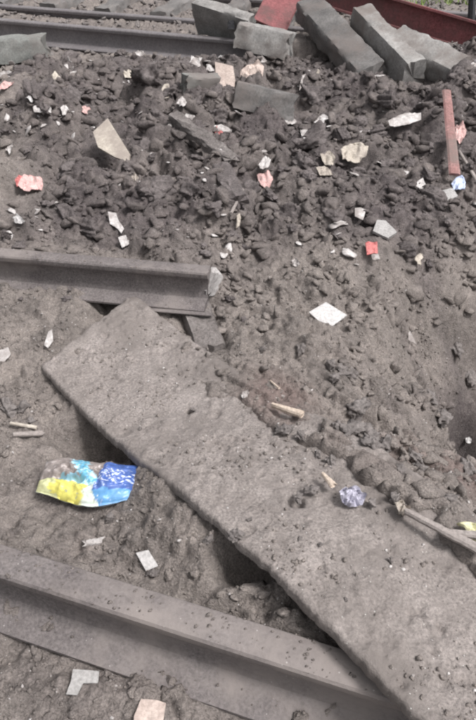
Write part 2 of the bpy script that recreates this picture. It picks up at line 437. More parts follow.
EXCL = [(112, 147, 26), (328, 314, 20), (441, 125, 10), (446, 150, 10), (451, 175, 10), (30, 184, 16), (355, 153, 14), (404, 120, 16), (385, 230, 14), (265, 182, 12),
        (119, 228, 16), (200, 82, 18), (265, 105, 28), (226, 78, 14), (250, 75, 16), (300, 20, 30), (420, 55, 34), (371, 248, 9), (408, 337, 8), (288, 418, 14)]
def excluded(x, y, z):
    dep = y * math.cos(PITCH) - (z - CAM_H) * math.sin(PITCH); v = y * math.sin(PITCH) + (z - CAM_H) * math.cos(PITCH)
    px = 238 + FPX * x / dep; py = 360 - FPX * v / dep; e = np.zeros(np.shape(px), bool)
    for a, b, r in EXCL: e |= (px - a) ** 2 + (py - b) ** 2 < r * r
    return e
def scatter(name, n, region, size, seed, m, density=None, sink=.25, protos=PEB):
    rng = np.random.default_rng(seed)
    x = rng.uniform(region[0], region[1], n * 3); y = rng.uniform(region[2], region[3], n * 3)
    keep = np.abs(x) < 0.55 * np.sqrt(y * y + 2) + .25
    if density is not None: keep &= rng.random(n * 3) < density(x, y)
    x = x[keep]; y = y[keep]
    big_ok = ~excluded(x, y, hgrid(x, y)) if size[1] > .02 else np.ones(len(x), bool)
    x = x[big_ok][:n]; y = y[big_ok][:n]; n = len(x)
    r = size[0] + (size[1] - size[0]) * rng.random(n) ** 3.0
    z = hgrid(x, y); s, w = slab_sw(x, y)
    onslab = (s > .04) & (s < SLAB_L) & (w > .012) & (w < SLAB_W)
    z = np.where(onslab, np.maximum(z, slab_top(s, w) + slab_relief(x, y)), z)
    z = z + r * (np.where(onslab, .25, .5) - sink)
    slab_pick = onslab
    Vs, Fs, off = [], [], 0
    which = rng.integers(0, len(protos), n)
    for k, (pv, pf) in enumerate(protos):
        ii = np.where(which == k)[0]
        if not len(ii): continue
        a = rng.uniform(0, 2 * np.pi, len(ii)); t = rng.normal(0, .5, len(ii))
        ca_, sa_ = np.cos(a), np.sin(a); ct, st_ = np.cos(t), np.sin(t)
        P = pv[None] * r[ii][:, None, None]
        px, py_, pz = P[..., 0], P[..., 1], P[..., 2]
        px, pz = px * ct[:, None] - pz * st_[:, None], px * st_[:, None] + pz * ct[:, None]
        px, py_ = px * ca_[:, None] - py_ * sa_[:, None], px * sa_[:, None] + py_ * ca_[:, None]
        P = np.stack([px + x[ii][:, None], py_ + y[ii][:, None], pz + z[ii][:, None]], -1)
        Vs.append(P.reshape(-1, 3))
        Fs.append((pf[None] + (np.arange(len(ii)) * len(pv))[:, None, None]).reshape(-1, 3) + off)
        off += len(ii) * len(pv)
    V_ = np.vstack(Vs); F_ = np.vstack(Fs)
    o = big_mesh(name, V_, F_, m, smooth_=False)
    tag(o, kind='stuff')
    if m is SOIL:
        sv_, wv_ = slab_sw(V_[:, 0], V_[:, 1])
        isl = (sv_ > 0) & (wv_ > 0) & (wv_ < SLAB_W) & (V_[:, 2] > slab_top(sv_, wv_) - .01)
        d = np.where(isl, 1.0, np.clip(dust_and_shade_at(V_[:, 0], V_[:, 1]) * .95 + (.2 if size[1] < .012 else .12), 0, 1))
        c = o.data.color_attributes.new('dust', 'FLOAT_COLOR', 'POINT')
        c.data.foreach_set('color', np.stack([d, d * 0, d * 0, d * 0 + 1], 1).astype(np.float32).ravel())
    return o

def dens_heap(x, y): return rough_mask(x, y) * .95 + .05
def dens_near(x, y):
    return np.clip(fbm(x * 5, y * 5, 92, 3) * 1.6 + .25, .02, 1) * (y < 2.5)
def dens_old(x, y):
    s, w = slab_sw(x, y)
    on = (s > 0) & (w > 0) & (w < SLAB_W)
    return np.clip(.25 + .5 * vnoise(x * 3, y * 3, 9) + .25 * on, .04, 1) * (y < 2.5) 
scatter('soil_crumbs', 5000, (-3, 3.4, 2.1, 5.8), (.008, .065), 61, SOIL, dens_heap, sink=.42)
scatter('heap_grit', 9000, (-3, 3.4, 2.1, 5.6), (.004, .014), 69, SOIL, lambda x, y: rough_mask(x, y), sink=.2, protos=[rock(1, 590 + i, 6, .7, 0, .2) for i in range(6)])
scatter('slope_crumbs', 4600, (-.2, 2.2, .7, 2.9), (.003, .036), 66, SOIL, lambda x, y: (slab_sw(x, y)[1] > .42) * np.clip(fbm(x * 2.6, y * 2.6, 8, 3) * 1.4 + .3, .06, 1), sink=.4)
scatter('soil_lumps', 1700, (-1.5, .4, .3, 2.3), (.003, .022), 67, SOIL, lambda x, y: (slab_sw(x, y)[1] < -.01) * np.clip(vnoise(x * 3, y * 3, 18) + .35, 0.02, 1), sink=.35)
scatter('soil_grit', 9000, (-1.5, 1.9, .15, 2.5), (.002, .009), 62, SOIL, dens_near, sink=.1, protos=[rock(1, 540 + i, 7, .75, 0) for i in range(3)])
scatter('track_ballast', 2600, (-4.2, 4.4, 5.7, 9.5), (.02, .045), 63, M['clod_light'], None)
FLAKE = [(v * np.array([1, 1, .28]), f) for v, f in [rock(2, 580 + i, 9, .5, .1) for i in range(5)]]
scatter('litter_bits', 650, (-2.4, 2.4, 2.3, 5.6), (.012, .048), 68, M['white'], lambda x, y: np.clip(fbm(x * 1.6, y * 1.6, 91, 2) * 1.5 + .1 * (y - 2.8), .02, 1), sink=.1, protos=FLAKE)
scatter('pale_chips', 900, (-1.6, 1.8, .2, 2.6), (.0025, .006), 64, M['white'], dens_near, sink=.0)

def fine_top(x, y):
    return h1(x, y, True)

# ------------------------------------------------------------------ rails
def rail_profile(bur=0):
    # half profile (x, z) of a flat-bottomed rail, 180 mm high
    half = [(0.078, 0.0), (0.088, .003), (.088, .012), (.050, .021), (.018, .035), (.009, .055), (.009, .125), (.016, .142), (.036, .150), (.0375, .156), (.0375, .172), (.033, .179), (.022, .182), (.008, .183)]
    return half + [(-a, b) for a, b in reversed(half)]

def rail(name, P0, P1, m, label, cat='rail', ragged=False, seg=60, bend=0.0, group=None, roll=0.0, sc=1.0):
    prof = [(a * sc, b * sc) for a, b in rail_profile()]
    P0, P1 = Vector(P0), Vector(P1)
    d = (P1 - P0); L = d.length; d.normalize()
    n = Vector((-d.y, d.x, 0)).normalized(); up = d.cross(n) * -1
    if up.z < 0: up = -up
    n, up = n * math.cos(roll) + up * math.sin(roll), up * math.cos(roll) - n * math.sin(roll)
    rng = random.Random(hash(label) % 1000 if False else len(label))
    V, Fc = [], []
    k = len(prof)
    for i in range(seg + 1):
        t = i / seg
        c = P0 + d * (L * t) + up * (bend * math.sin(math.pi * t))
        for (a, b) in prof:
            e = 0
            if ragged and i == seg: e = .012 * (b / .18 - .6) + rng.uniform(-.003, .003)
            V.append(c + n * a + up * b + d * e)
    for i in range(seg):
        for j in range(k):
            a, b = i * k + j, i * k + (j + 1) % k
            Fc.append((a, b, b + k, a + k))
    Fc.append(tuple(range(k))[::-1]); Fc.append(tuple(range(seg * k, seg * k + k)))
    o = link(name, V, Fc, m)
    mod = o.modifiers.new('edges', 'EDGE_SPLIT'); mod.split_angle = R(32)
    tag(o, label, cat, group)
    return o

near_a = Vector((-.551, .835, 0)); near_b = Vector((.167, .605, 0)); nd = (near_b - near_a).normalized()
rail('railroad_rail', near_a - nd * 1.6 + Vector((0, -.036, .012)), near_b + nd * 1.5 + Vector((0, -.036, .012)), M['rail'],
     'dusty grey steel rail running under the lower end of the long slab')
ma = Vector((-.947, 2.165, 0)); mb = Vector((-.112, 2.03, 0)); md = (mb - ma).normalized()
rail('railroad_rail', ma - md * 2.2 + Vector((0, 0, .038)), mb + Vector((0, 0, .042)), M['rail'],
     'broken off steel rail ending beside the tip of the long slab', ragged=True, sc=.85)
ta = Vector((-2.155, 6.30, 0)); tb = Vector((-.146, 5.60, 0)); td = (tb - ta).normalized()
rail('railroad_rail', ta - td * 2.5 + Vector((0, 0, .01)), tb + td * .42 + Vector((0, 0, .01)), M['rail_far'],
     'nearer rail of the far track, ending at the short sleeper stub behind the heap', ragged=True)
rail('railroad_rail', tb + td * 2.0 + Vector((0, 0, .01)), tb + td * 5.5 + Vector((0, 0, .01)), M['rail_far'],
     'rail piece coming out beneath the long rust red beam beside the lowest sleeper')
ta = Vector((-2.337, 6.92, 0)); tb = Vector((-.346, 6.26, 0)); td = (tb - ta).normalized()
rail('railroad_rail', ta - td * 2.5 + Vector((0, 0, .01)), tb + td * 1.4 + Vector((0, 0, .01)), M['rail_far'],
     'middle rail of the far track, beyond the first strip of ballast')
rail('railroad_rail', ta - td * 2.5 + Vector((0.2, 1.0, .02)), tb + td * 7 + Vector((.2, 1.0, .02)), M['rail_far'],
     'farthest rail, at the very top beyond the dark sleepers')

def rail_dirt(name, A, B, base, n, seed, sc=1.0):
    rng = np.random.default_rng(seed); A = Vector(A); B = Vector(B); d = (B - A).normalized(); nn = Vector((-d.y, d.x, 0))
    t = rng.random(n); k = rng.random(n)
    t = t + .02 * np.sin(t * 41); cl = np.clip(.5 + .9 * vnoise(t * 13, t * 0 + seed, 5), .05, 1.4)
    head = k < .88
    off = np.where(head, rng.uniform(-.034, .036, n), -rng.uniform(.03, .085, n))
    zz = np.where(head, .1815 - .003 * (np.abs(off) > .025), np.interp(-off, [.018, .045, .088], [.036, .023, .012]))
    r = (.0008 + .006 * rng.random(n) ** 5) * (.5 + cl); L = (B - A).length
    Vs, Fs = [], []
    for i in range(n):
        pv, pf = SMALL[i % len(SMALL)]
        c = np.array(A + d * float(t[i] * L) + nn * float(off[i]) * sc) + np.array([0, 0, base + zz[i] * sc + r[i] * .15])
        Vs.append(pv * r[i] + c); Fs.append(pf + i * len(pv))
    V_ = np.vstack(Vs); o = big_mesh(name, V_, np.vstack(Fs), SOIL, False); tag(o, kind='stuff')
    c = o.data.color_attributes.new('dust', 'FLOAT_COLOR', 'POINT')
    c.data.foreach_set('color', np.tile(np.array([.8, 0, 0, 1], dtype=np.float32), len(V_)))
SMALL = [rock(1, 560 + i, 7, .75, 0) for i in range(5)]
rail_dirt('rail_dirt', near_a - nd * .1 + Vector((0, -.036, 0)), near_b + nd * .35 + Vector((0, -.036, 0)), .012, 800, 3)
rail_dirt('rail_dirt', ma - md * .1, mb, .040, 700, 4, .85)

# ------------------------------------------------------------------ beams, blocks, sleepers
def block(name, P0, P1, wdt, hgt, m, label=None, cat=None, roll=0., seed=1, chip=.02, taper=.82, group=None, parent=None, broken=1, n=9):
    """a chipped cast block whose axis runs P0 -> P1; its section narrows to the top; rough broken ends"""
    P0, P1 = Vector(P0), Vector(P1); d = P1 - P0; L = d.length; d.normalize()
    side = d.cross(Vector((0, 0, 1))).normalized(); up = side.cross(d).normalized()
    side, up = side * math.cos(roll) + up * math.sin(roll), up * math.cos(roll) - side * math.sin(roll)
    rng = np.random.default_rng(seed)
    c = .10
    sec = [(-.5, -.5), (.5, -.5), (.5, -.5 + c), (.5 * taper, .5 - c), (.5 * taper - c * .6, .5), (-.5 * taper + c * .6, .5), (-.5 * taper, .5 - c), (-.5, -.5 + c)]
    # subdivide the section
    pts = []
    for i in range(len(sec)):
        a, b = sec[i], sec[(i + 1) % len(sec)]
        q = 5 if math.hypot(a[0] - b[0], a[1] - b[1]) > .3 else 1
        for j in range(q): pts.append((a[0] + (b[0] - a[0]) * j / q, a[1] + (b[1] - a[1]) * j / q))
    k = len(pts); seg = max(8, int(L / .03)); V = []; Fc = []
    pa = np.array(pts); tt = np.arange(seg + 1)[:, None] / seg
    NZ = fbm(pa[None, :, 0] * 3 + tt * L * 7 + seed, pa[None, :, 1] * 3 + seed * 2. + tt * 0, seed, 3) + .5 * fbm(pa[None, :, 0] * 9 + tt * L * 24, pa[None, :, 1] * 9 + tt * L * 5, seed + 9, 3)
    for i in range(seg + 1):
        t = i / seg
        for (a, b) in pts:
            p = P0 + d * (L * t) + side * (a * wdt) + up * (b * hgt)
            nz = NZ[i, pts.index((a, b))]
            p += (side * a * 2 + up * b * 2) * nz * chip * .5
            if i == seg or (i == 0 and broken > 1): p += d * (rng.uniform(-1, 1) * .5 + nz) * chip * .8
            V.append(p)
    for i in range(seg):
        for j in range(k):
            a, b = i * k + j, i * k + (j + 1) % k
            Fc.append((a, a + k, b + k, b))
    V.append(P0.copy() + d * (rng.uniform(-1, 1) * chip)); V.append(P1 + d * rng.uniform(-1, 1) * chip)
    for j in range(k):
        Fc.append((j, (j + 1) % k, len(V) - 2)); Fc.append((seg * k + (j + 1) % k, seg * k + j, len(V) - 1))
    o = link(name, V, Fc, m, parent)
    mod = o.modifiers.new('edges', 'EDGE_SPLIT'); mod.split_angle = R(38)
    if label: tag(o, label, cat, group)
    return o

G = 'broken concrete sleepers and blocks thrown onto the heap'
LM = {}                                         # landmarks for the clods' labels: phrase -> position
def lm(phrase, o_pos): LM[phrase] = Vector(o_pos)

# concrete sleepers thrown on top of the heap
p = at_y(213, 17, 5.75); q = at_y(243, 30, 5.62)
b_ = block('concrete_sleeper', at_y(197, 14, 5.8), at_y(252, 32, 5.55), .10, .27, M['concrete'], 'pale concrete sleeper piece with a dark hole, propped over the far rail', 'sleeper', roll=R(-28), seed=3, group=G, broken=2, taper=.95)
block('concrete_sleeper', at_y(240, 34, 5.35), at_y(290, 46, 5.2), .24, .17, M['concrete'], 'short grey concrete sleeper stub with pale top, between two leaning ones', 'sleeper', roll=R(8), seed=4, group=G, broken=2)
block('concrete_sleeper', at_y(309, 6, 5.8), at_y(372, 76, 4.7), .25, .15, M['concrete_dark'], 'long dark grey concrete sleeper leaning up towards the red steel beam', 'sleeper', roll=R(-22), seed=5, group=G, broken=2)
block('concrete_sleeper', at_y(360, 22, 5.35), at_y(413, 78, 4.55), .18, .24, M['concrete'], 'leaning concrete sleeper with narrow pale top, in the middle of the three', 'sleeper', roll=R(-8), seed=6, group=G, broken=2)
block('concrete_sleeper', at_y(396, 40, 4.95), at_y(459, 72, 4.5), .22, .15, M['concrete'], 'concrete sleeper with a broad pale top and rounded end, lowest under the red beam', 'sleeper', roll=R(-26), seed=7, group=G, broken=2)
block('concrete_block', gnd(235, 104, .06), gnd(294, 117, .06), .13, .14, M['concrete_dark'], 'dark oblong concrete block lying in the soil below the pink card', 'concrete block', roll=R(10), seed=8, group=G, broken=2)
block('concrete_block', gnd(184, 92, .05), gnd(217, 93, .05), .12, .11, M['concrete_green'], 'small greenish grey concrete block beside the tan card', 'concrete block', roll=R(-8), seed=9, group=G, broken=2)
block('concrete_block', at_y(-12, 50, 5.35), at_y(46, 47, 5.4), .26, .17, M['concrete_green'], 'greenish grey concrete block with a pale end, standing against the far rail', 'concrete block', roll=R(4), seed=10, group=G, broken=2)
block('concrete_plank', gnd(174, 122, .03), gnd(230, 166, .04), .075, .045, M['clod_light'], 'long thin pale concrete strip half buried in the heap', 'concrete strip', roll=R(-12), seed=11, group=G, broken=2, chip=.02)
block('concrete_plank', gnd(221, 172, .02), gnd(238, 210, .04), .10, .05, M['clod'], 'short dark flat concrete strip sloping below the long pale strip', 'concrete strip', roll=R(-10), seed=12, group=G, broken=2, chip=.018)
# sleeper under the cut rail
sl = block('concrete_sleeper', (-.19, 2.10, -.045), (-.10, 1.78, -.052), .145, .16, M['clod_light'], 'dusty concrete sleeper end under the cut end of the broken rail', 'sleeper', seed=13, broken=2, group=None)
block('concrete_chunk', at_y(206, 292, 2.05), at_y(214, 272, 2.08), .055, .045, M['concrete_pale'], 'pale concrete chunk leaning on the cut end of the rail', 'concrete chunk', seed=14, broken=2, chip=.02)

hb = block('hole_shade_block', at_y(231, 25, 5.52), at_y(231.5, 24, 5.66), .06, .06, M['black'], seed=21, parent=b_, broken=2, chip=.004)  # solid black block, paints the dark inside of the sleeper's hole
# beams
def ibeam(P0, P1, h, w, t, m, label, roll=0):
    P0, P1 = Vector(P0), Vector(P1); d = (P1 - P0).normalized()
    side = d.cross(Vector((0, 0, 1))).normalized(); up = side.cross(d).normalized()
    side, up = side * math.cos(roll) + up * math.sin(roll), up * math.cos(roll) - side * math.sin(roll)
    a, b = w / 2, h / 2
    sec = [(-a, -b), (a, -b), (a, -b + t), (t / 2, -b + t), (t / 2, b - t), (a, b - t), (a, b), (-a, b), (-a, b - t), (-t / 2, b - t), (-t / 2, -b + t), (-a, -b + t)]
    V = [P + side * x + up * z for P in (P0, P1) for x, z in sec]; k = len(sec)
    Fc = [(i, i + k, (i + 1) % k + k, (i + 1) % k) for i in range(k)] + [tuple(range(k)), tuple(range(2 * k - 1, k - 1, -1))]
    o = link('steel_beam', V, Fc, m, smooth_=False)
    mod = o.modifiers.new('bevel', 'BEVEL'); mod.width = .003; mod.segments = 2
    tag(o, label, 'steel beam'); return o
ibeam(at_y(262, -26, 6.7), at_y(520, 50, 5.3), .21, .14, .02, M['rust_red'], 'long rust red steel beam lying behind the leaning sleepers', roll=R(12))
ibeam(at_y(290, -16, 6.3), at_y(268, 30, 5.75), .09, .28, .015, M['rust_red'], 'short faded red steel beam standing between two concrete sleepers', roll=R(20))

# ------------------------------------------------------------------ the long slab
HOLE1 = on_ground(190, 411)[:2]; HOLE2 = on_ground(296, 500)[:2]
def build_slab():
    ss = np.linspace(0, SLAB_L, 460); ww = np.linspace(0, 1, 100)
    S, W = np.meshgrid(ss, ww, indexing='ij')
    edge_n = lambda v, sd: fbm(v * 9, v * 0 + sd, 70 + sd, 4) * .005 + fbm(v * 55, v * 0 + sd, 75 + sd, 3) * .0022
    lo = edge_n(S, 1); hi = SLAB_W + edge_n(S, 2) * 1.3
    W = lo + (hi - lo) * W
    start = -.165 * (W / SLAB_W) + edge_n(W * 1.3, 3) - .0
    Sx = S + start * (1 - S / SLAB_L)
    x = SO[0] + Sx * SA[0] + W * SN[0]; y = SO[1] + Sx * SA[1] + W * SN[1]
    eb = np.minimum(W - lo, hi - W)
    zt = slab_top(Sx, W) + slab_relief(x, y) * (.25 + .75 * smooth(0, .03, eb))
    zt = zt - .008 * np.exp(-np.clip(eb, 0, 1) / .004) - .008 * np.exp(-S / .005)
    for hx, hy, hr, hd in ((*HOLE1, .011, .045), (*HOLE2, .020, .03)):
        zt = zt - hd * np.exp(-(((x - hx) ** 2 + (y - hy) ** 2) / hr ** 2) ** 2)
    zb = slab_top(Sx, W) - SLAB_T + .006 * fbm(x * 9, y * 9, 310, 3)
    n, k = S.shape
    T = np.stack([x, y, zt], -1).reshape(-1, 3); B = np.stack([x, y, zb], -1).reshape(-1, 3)
    ix = np.arange(n * k).reshape(n, k)
    f1 = np.stack([ix[:-1, :-1], ix[1:, :-1], ix[1:, 1:], ix[:-1, 1:]], -1).reshape(-1, 4)
    f2 = f1[:, ::-1] + n * k
    def wall(a, flip):
        q = np.stack([a[:-1], a[1:], a[1:] + n * k, a[:-1] + n * k], 1)
        return q[:, ::-1] if flip else q
    Fq = np.vstack([f1, f2, wall(ix[:, 0], True), wall(ix[:, -1], False), wall(ix[0], False), wall(ix[-1], True)])
    o = big_mesh('long_slab', np.vstack([T, B]), Fq, M['slab'])
    mod = o.modifiers.new('edges', 'EDGE_SPLIT'); mod.split_angle = R(55)
    tag(o, 'long dust covered flat slab lying slantwise over the near rail', 'slab')
build_slab()

# ------------------------------------------------------------------ flat scraps
def scrap(name, outline, m, label, cat, tilt=(0, -.35, 1), lift=.012, t=.003, crumple=.006, group=None, seed=None, at=None, freq=None):
    """a thin piece of its own thickness lying on the ground; outline in photo pixels, laid on a plane through the ground point under its middle"""
    seed = seed if seed is not None else len(label) * 7 + int(outline[0][0])
    cx = sum(p[0] for p in outline) / len(outline); cy = sum(p[1] for p in outline) / len(outline)
    c = at or on_ground(cx, cy, True)
    c = Vector(c) + Vector((0, 0, lift))
    n = Vector(tilt).normalized()
    P = [on_plane(px, py, c, n) for px, py in outline]
    dense = []
    q = max(2, 40 // len(P))
    for i in range(len(P)):
        for j in range(q): dense.append(P[i].lerp(P[(i + 1) % len(P)], j / q))
    size = max((a - c).length for a in P)
    fr = freq or 2.2 / size
    rings = 7; k = len(dense); V = [c.copy()]
    for r in range(1, rings + 1):
        for a in dense: V.append(c.lerp(a, r / rings))
    arr = np.array([v[:] for v in V])
    nz = fbm(arr[:, 0] * fr + seed, arr[:, 1] * fr, seed, 4)
    amp = crumple * .6
    if crumple > .004:
        nz = nz + .8 * (1 - 2 * np.abs(fbm(arr[:, 0] * fr * 1.3 + 9, arr[:, 1] * fr * 1.3, seed + 3, 2)))
    top = [v + n * (float(z) * amp) for v, z in zip(V, nz)]
    bot = [v - n * t for v in top]
    N = len(top); Fc = []
    for i in range(k):
        j = (i + 1) % k
        Fc.append((0, 1 + i, 1 + j)); Fc.append((N, N + 1 + j, N + 1 + i))
        for r in range(rings - 1):
            a, b = 1 + r * k + i, 1 + r * k + j
            Fc.append((a, a + k, b + k, b)); Fc.append((N + b, N + b + k, N + a + k, N + a))
        a, b = 1 + (rings - 1) * k + i, 1 + (rings - 1) * k + j
        Fc.append((a, N + a, N + b, b))
    o = link(name, top + bot, Fc, m)
    mod = o.modifiers.new('edges', 'EDGE_SPLIT'); mod.split_angle = R(40)
    tag(o, label, cat, group); return o

def blob_outline(cx, cy, rx, ry, seed, n=9, jag=.35, rot=0):
    rng = random.Random(seed); pts = []
    for i in range(n):
        a = 2 * math.pi * i / n; r = 1 + rng.uniform(-jag, jag)
        x, y = rx * r * math.cos(a), ry * r * math.sin(a)
        pts.append((cx + x * math.cos(rot) - y * math.sin(rot), cy + x * math.sin(rot) + y * math.cos(rot)))
    return pts

scrap('white_tile', [(309, 312), (326, 302), (347, 315), (331, 327), (321, 323)], M['tile'], 'smooth white four cornered tile lying on the crater slope', 'tile', t=.008, crumple=.0008, lift=.055)
scrap('cream_board', [(93, 132), (97, 131), (118, 141), (130, 154), (129, 162), (115, 157), (98, 147)], M['cream'], 'cream coloured pointed board propped on the upper heap', 'board', tilt=(-.1, -.5, 1), t=.012, crumple=.002, lift=.15)
scrap('torn_paper', [(108, 212), (116, 213), (119, 222), (131, 238), (127, 241), (118, 229), (110, 224)], M['white'], 'torn white paper strip lying on the heap above the broken rail', 'paper', lift=.03)
scrap('torn_paper', [(118, 237), (126, 235), (131, 243), (122, 248)], M['white'], 'small white paper scrap just under the torn white strip', 'paper', lift=.02)
scrap('crumpled_wrapper', [(18, 186), (24, 176), (33, 180), (42, 178), (43, 185), (38, 191), (24, 191)], M['pink'], 'crumpled pink and white wrapper near the flat soil by the heap', 'wrapper', lift=.04, crumple=.022)
scrap('crumpled_wrapper', [(15, 180), (24, 176), (24, 186), (17, 187)], M['red'], 'small red scrap tucked behind the crumpled pink wrapper', 'wrapper', lift=.03, crumple=.01)
scrap('torn_paper', [(388, 121), (404, 113), (421, 113), (421, 120), (404, 126), (390, 126)], M['white'], 'long white paper scrap lying left of the faded red stake', 'paper', lift=.04, crumple=.01)
scrap('torn_paper', [(355, 208), (366, 210), (363, 220), (355, 216)], M['white'], 'small white square scrap just above the grey stone flake', 'paper', lift=.03, crumple=.003)
scrap('stone_flake', [(377, 220), (386, 222), (397, 232), (388, 238), (373, 231)], M['grey_paper'], 'flat light grey stone flake on the slope above the red scrap', 'stone flake', lift=.04, t=.014, crumple=.003)
scrap('crumpled_wrapper', [(365, 243), (377, 242), (378, 253), (367, 255)], M['red'], 'bright red plastic scrap on the slope below the stone flake', 'wrapper', lift=.03, crumple=.012)
scrap('torn_paper', [(371, 254), (378, 253), (380, 259), (373, 260)], M['white'], 'tiny white scrap touching the bright red plastic', 'paper', lift=.03)
scrap('torn_paper', [(401, 330), (409, 329), (412, 337), (417, 345), (410, 341)], M['white'], 'slim white scrap on the crater slope to the right of the tile', 'paper', lift=.025)
scrap('crumpled_wrapper', [(258, 165), (266, 157), (271, 160), (268, 168), (261, 170)], M['white'], 'white wrapper twist lying directly above the pink one', 'wrapper', lift=.04, crumple=.015)
scrap('crumpled_wrapper', [(257, 174), (269, 171), (273, 180), (266, 191), (260, 184)], M['pink'], 'pink crumpled wrapper in the middle of the heap', 'wrapper', lift=.04, crumple=.02)
scrap('torn_rag', [(340, 150), (350, 145), (365, 148), (369, 144), (366, 158), (356, 163), (343, 158)], M['cream'], 'pale crumpled rag in the heap below the sleeper with the broad top', 'rag', lift=.05, crumple=.028)
scrap('torn_paper', [(320, 155), (329, 154), (335, 158), (333, 165), (323, 162)], M['cream'], 'cream crumpled paper left of the pale rag', 'paper', lift=.04, crumple=.018)
scrap('torn_paper', [(316, 168), (330, 170), (333, 175), (320, 175)], M['cream'], 'narrow cream paper curl under the cream crumpled paper', 'paper', lift=.03, crumple=.012)
scrap('torn_paper', [(300, 131), (309, 132), (316, 142), (312, 147), (304, 143)], M['white'], 'white curled scrap in the heap below the dark oblong block', 'paper', lift=.04, crumple=.018)
scrap('torn_card', [(215, 62), (233, 66), (236, 85), (226, 93), (217, 90)], M['tan'], 'flat tan card leaning beside the greenish concrete block', 'card', tilt=(0, -1.2, 1), lift=.07, crumple=.005)
scrap('torn_card', [(240, 72), (258, 60), (264, 66), (262, 82), (247, 88), (240, 84)], M['tan'], 'crumpled pinkish card lying above the dark oblong block', 'card', tilt=(0, -.8, 1), lift=.08, crumple=.03)
scrap('bent_card', [(236, 30), (247, 36), (247, 41), (238, 40)], M['concrete_dark'], 'small dark flake on the pale sleeper over the far rail', 'flake', at=at_y(226, 24, 5.55)) if False else None
scrap('metal_plate', [(73, 669), (99, 671), (98, 683), (83, 683), (77, 695), (66, 694), (71, 681)], M['grey_paper'], 'flat grey L shaped metal plate on the gravel below the near rail', 'metal plate', tilt=(0, -.05, 1), t=.004, crumple=.001, lift=.016)
scrap('torn_card', [(141, 699), (157, 700), (166, 703), (163, 722), (150, 735), (133, 730), (134, 716)], M['tan'], 'torn pinkish tan card with a ragged edge below the near rail', 'card', tilt=(0, -.1, 1), lift=.030, crumple=.003)
scrap('ridged_tile', [(136, 553), (148, 550), (158, 566), (146, 571)], M['tile'], 'small ridged white plastic piece standing before the near rail', 'plastic piece', tilt=(0, -.8, 1), lift=.02, t=.006, crumple=.001)
scrap('torn_rag', [(339, 492), (346, 486), (358, 488), (366, 496), (362, 506), (350, 507), (342, 502)], M['lilac'], 'thin lilac blue plastic film caught at the slab edge', 'plastic film', lift=.022, crumple=.02, t=.001)
scrap('torn_paper', [(394, 503), (402, 500), (411, 508), (409, 516), (399, 514)], M['cream'], 'pale crumbly paper wad beside the grey splintered plank', 'paper', lift=.02, crumple=.014)
scrap('torn_paper', [(457, 523), (470, 522), (490, 527), (488, 546), (470, 546), (461, 538), (468, 532)], M['yellow'], 'yellowish white torn paper at the crater edge by the plank', 'paper', lift=.03, crumple=.012)
scrap('torn_paper', [(44, 345), (48, 332), (52, 329), (53, 341), (48, 348)], M['white'], 'slim white paper sliver standing before the broken rail', 'paper', tilt=(0, -1, 1), lift=.02, crumple=.004)
scrap('torn_paper', [(-6, 352), (8, 347), (11, 354), (4, 362), (-6, 361)], M['white'], 'white flat scrap at the edge of the flat ground before the broken rail', 'paper', lift=.012, crumple=.003)
scrap('blue_rag', [(451, 184), (458, 176), (466, 182), (464, 192), (456, 191)], M['blue'], 'blue and white rag at the foot of the faded red stake', 'rag', lift=.05, crumple=.02)
scrap('stone_flake', [(440, 191), (453, 188), (458, 196), (448, 201), (440, 198)], M['grey_paper'], 'grey pink stone flake under the blue rag', 'stone flake', lift=.03, t=.012, crumple=.003)
scrap('torn_paper', [(414, 184), (424, 182), (426, 186), (421, 190)], M['white'], 'tiny cream scrap between the white paper and the stone flake', 'paper', lift=.04)
scrap('torn_rag', [(455, 127), (463, 122), (466, 134), (460, 144), (455, 138)], M['pink'], 'pinkish white curled rag right of the faded red stake', 'rag', lift=.05, crumple=.03)
scrap('torn_paper', [(464, 66), (480, 65), (480, 71), (466, 71)], M['white'], 'white scrap beside the lowest sleeper under the red beam', 'paper', lift=.04, crumple=.008)

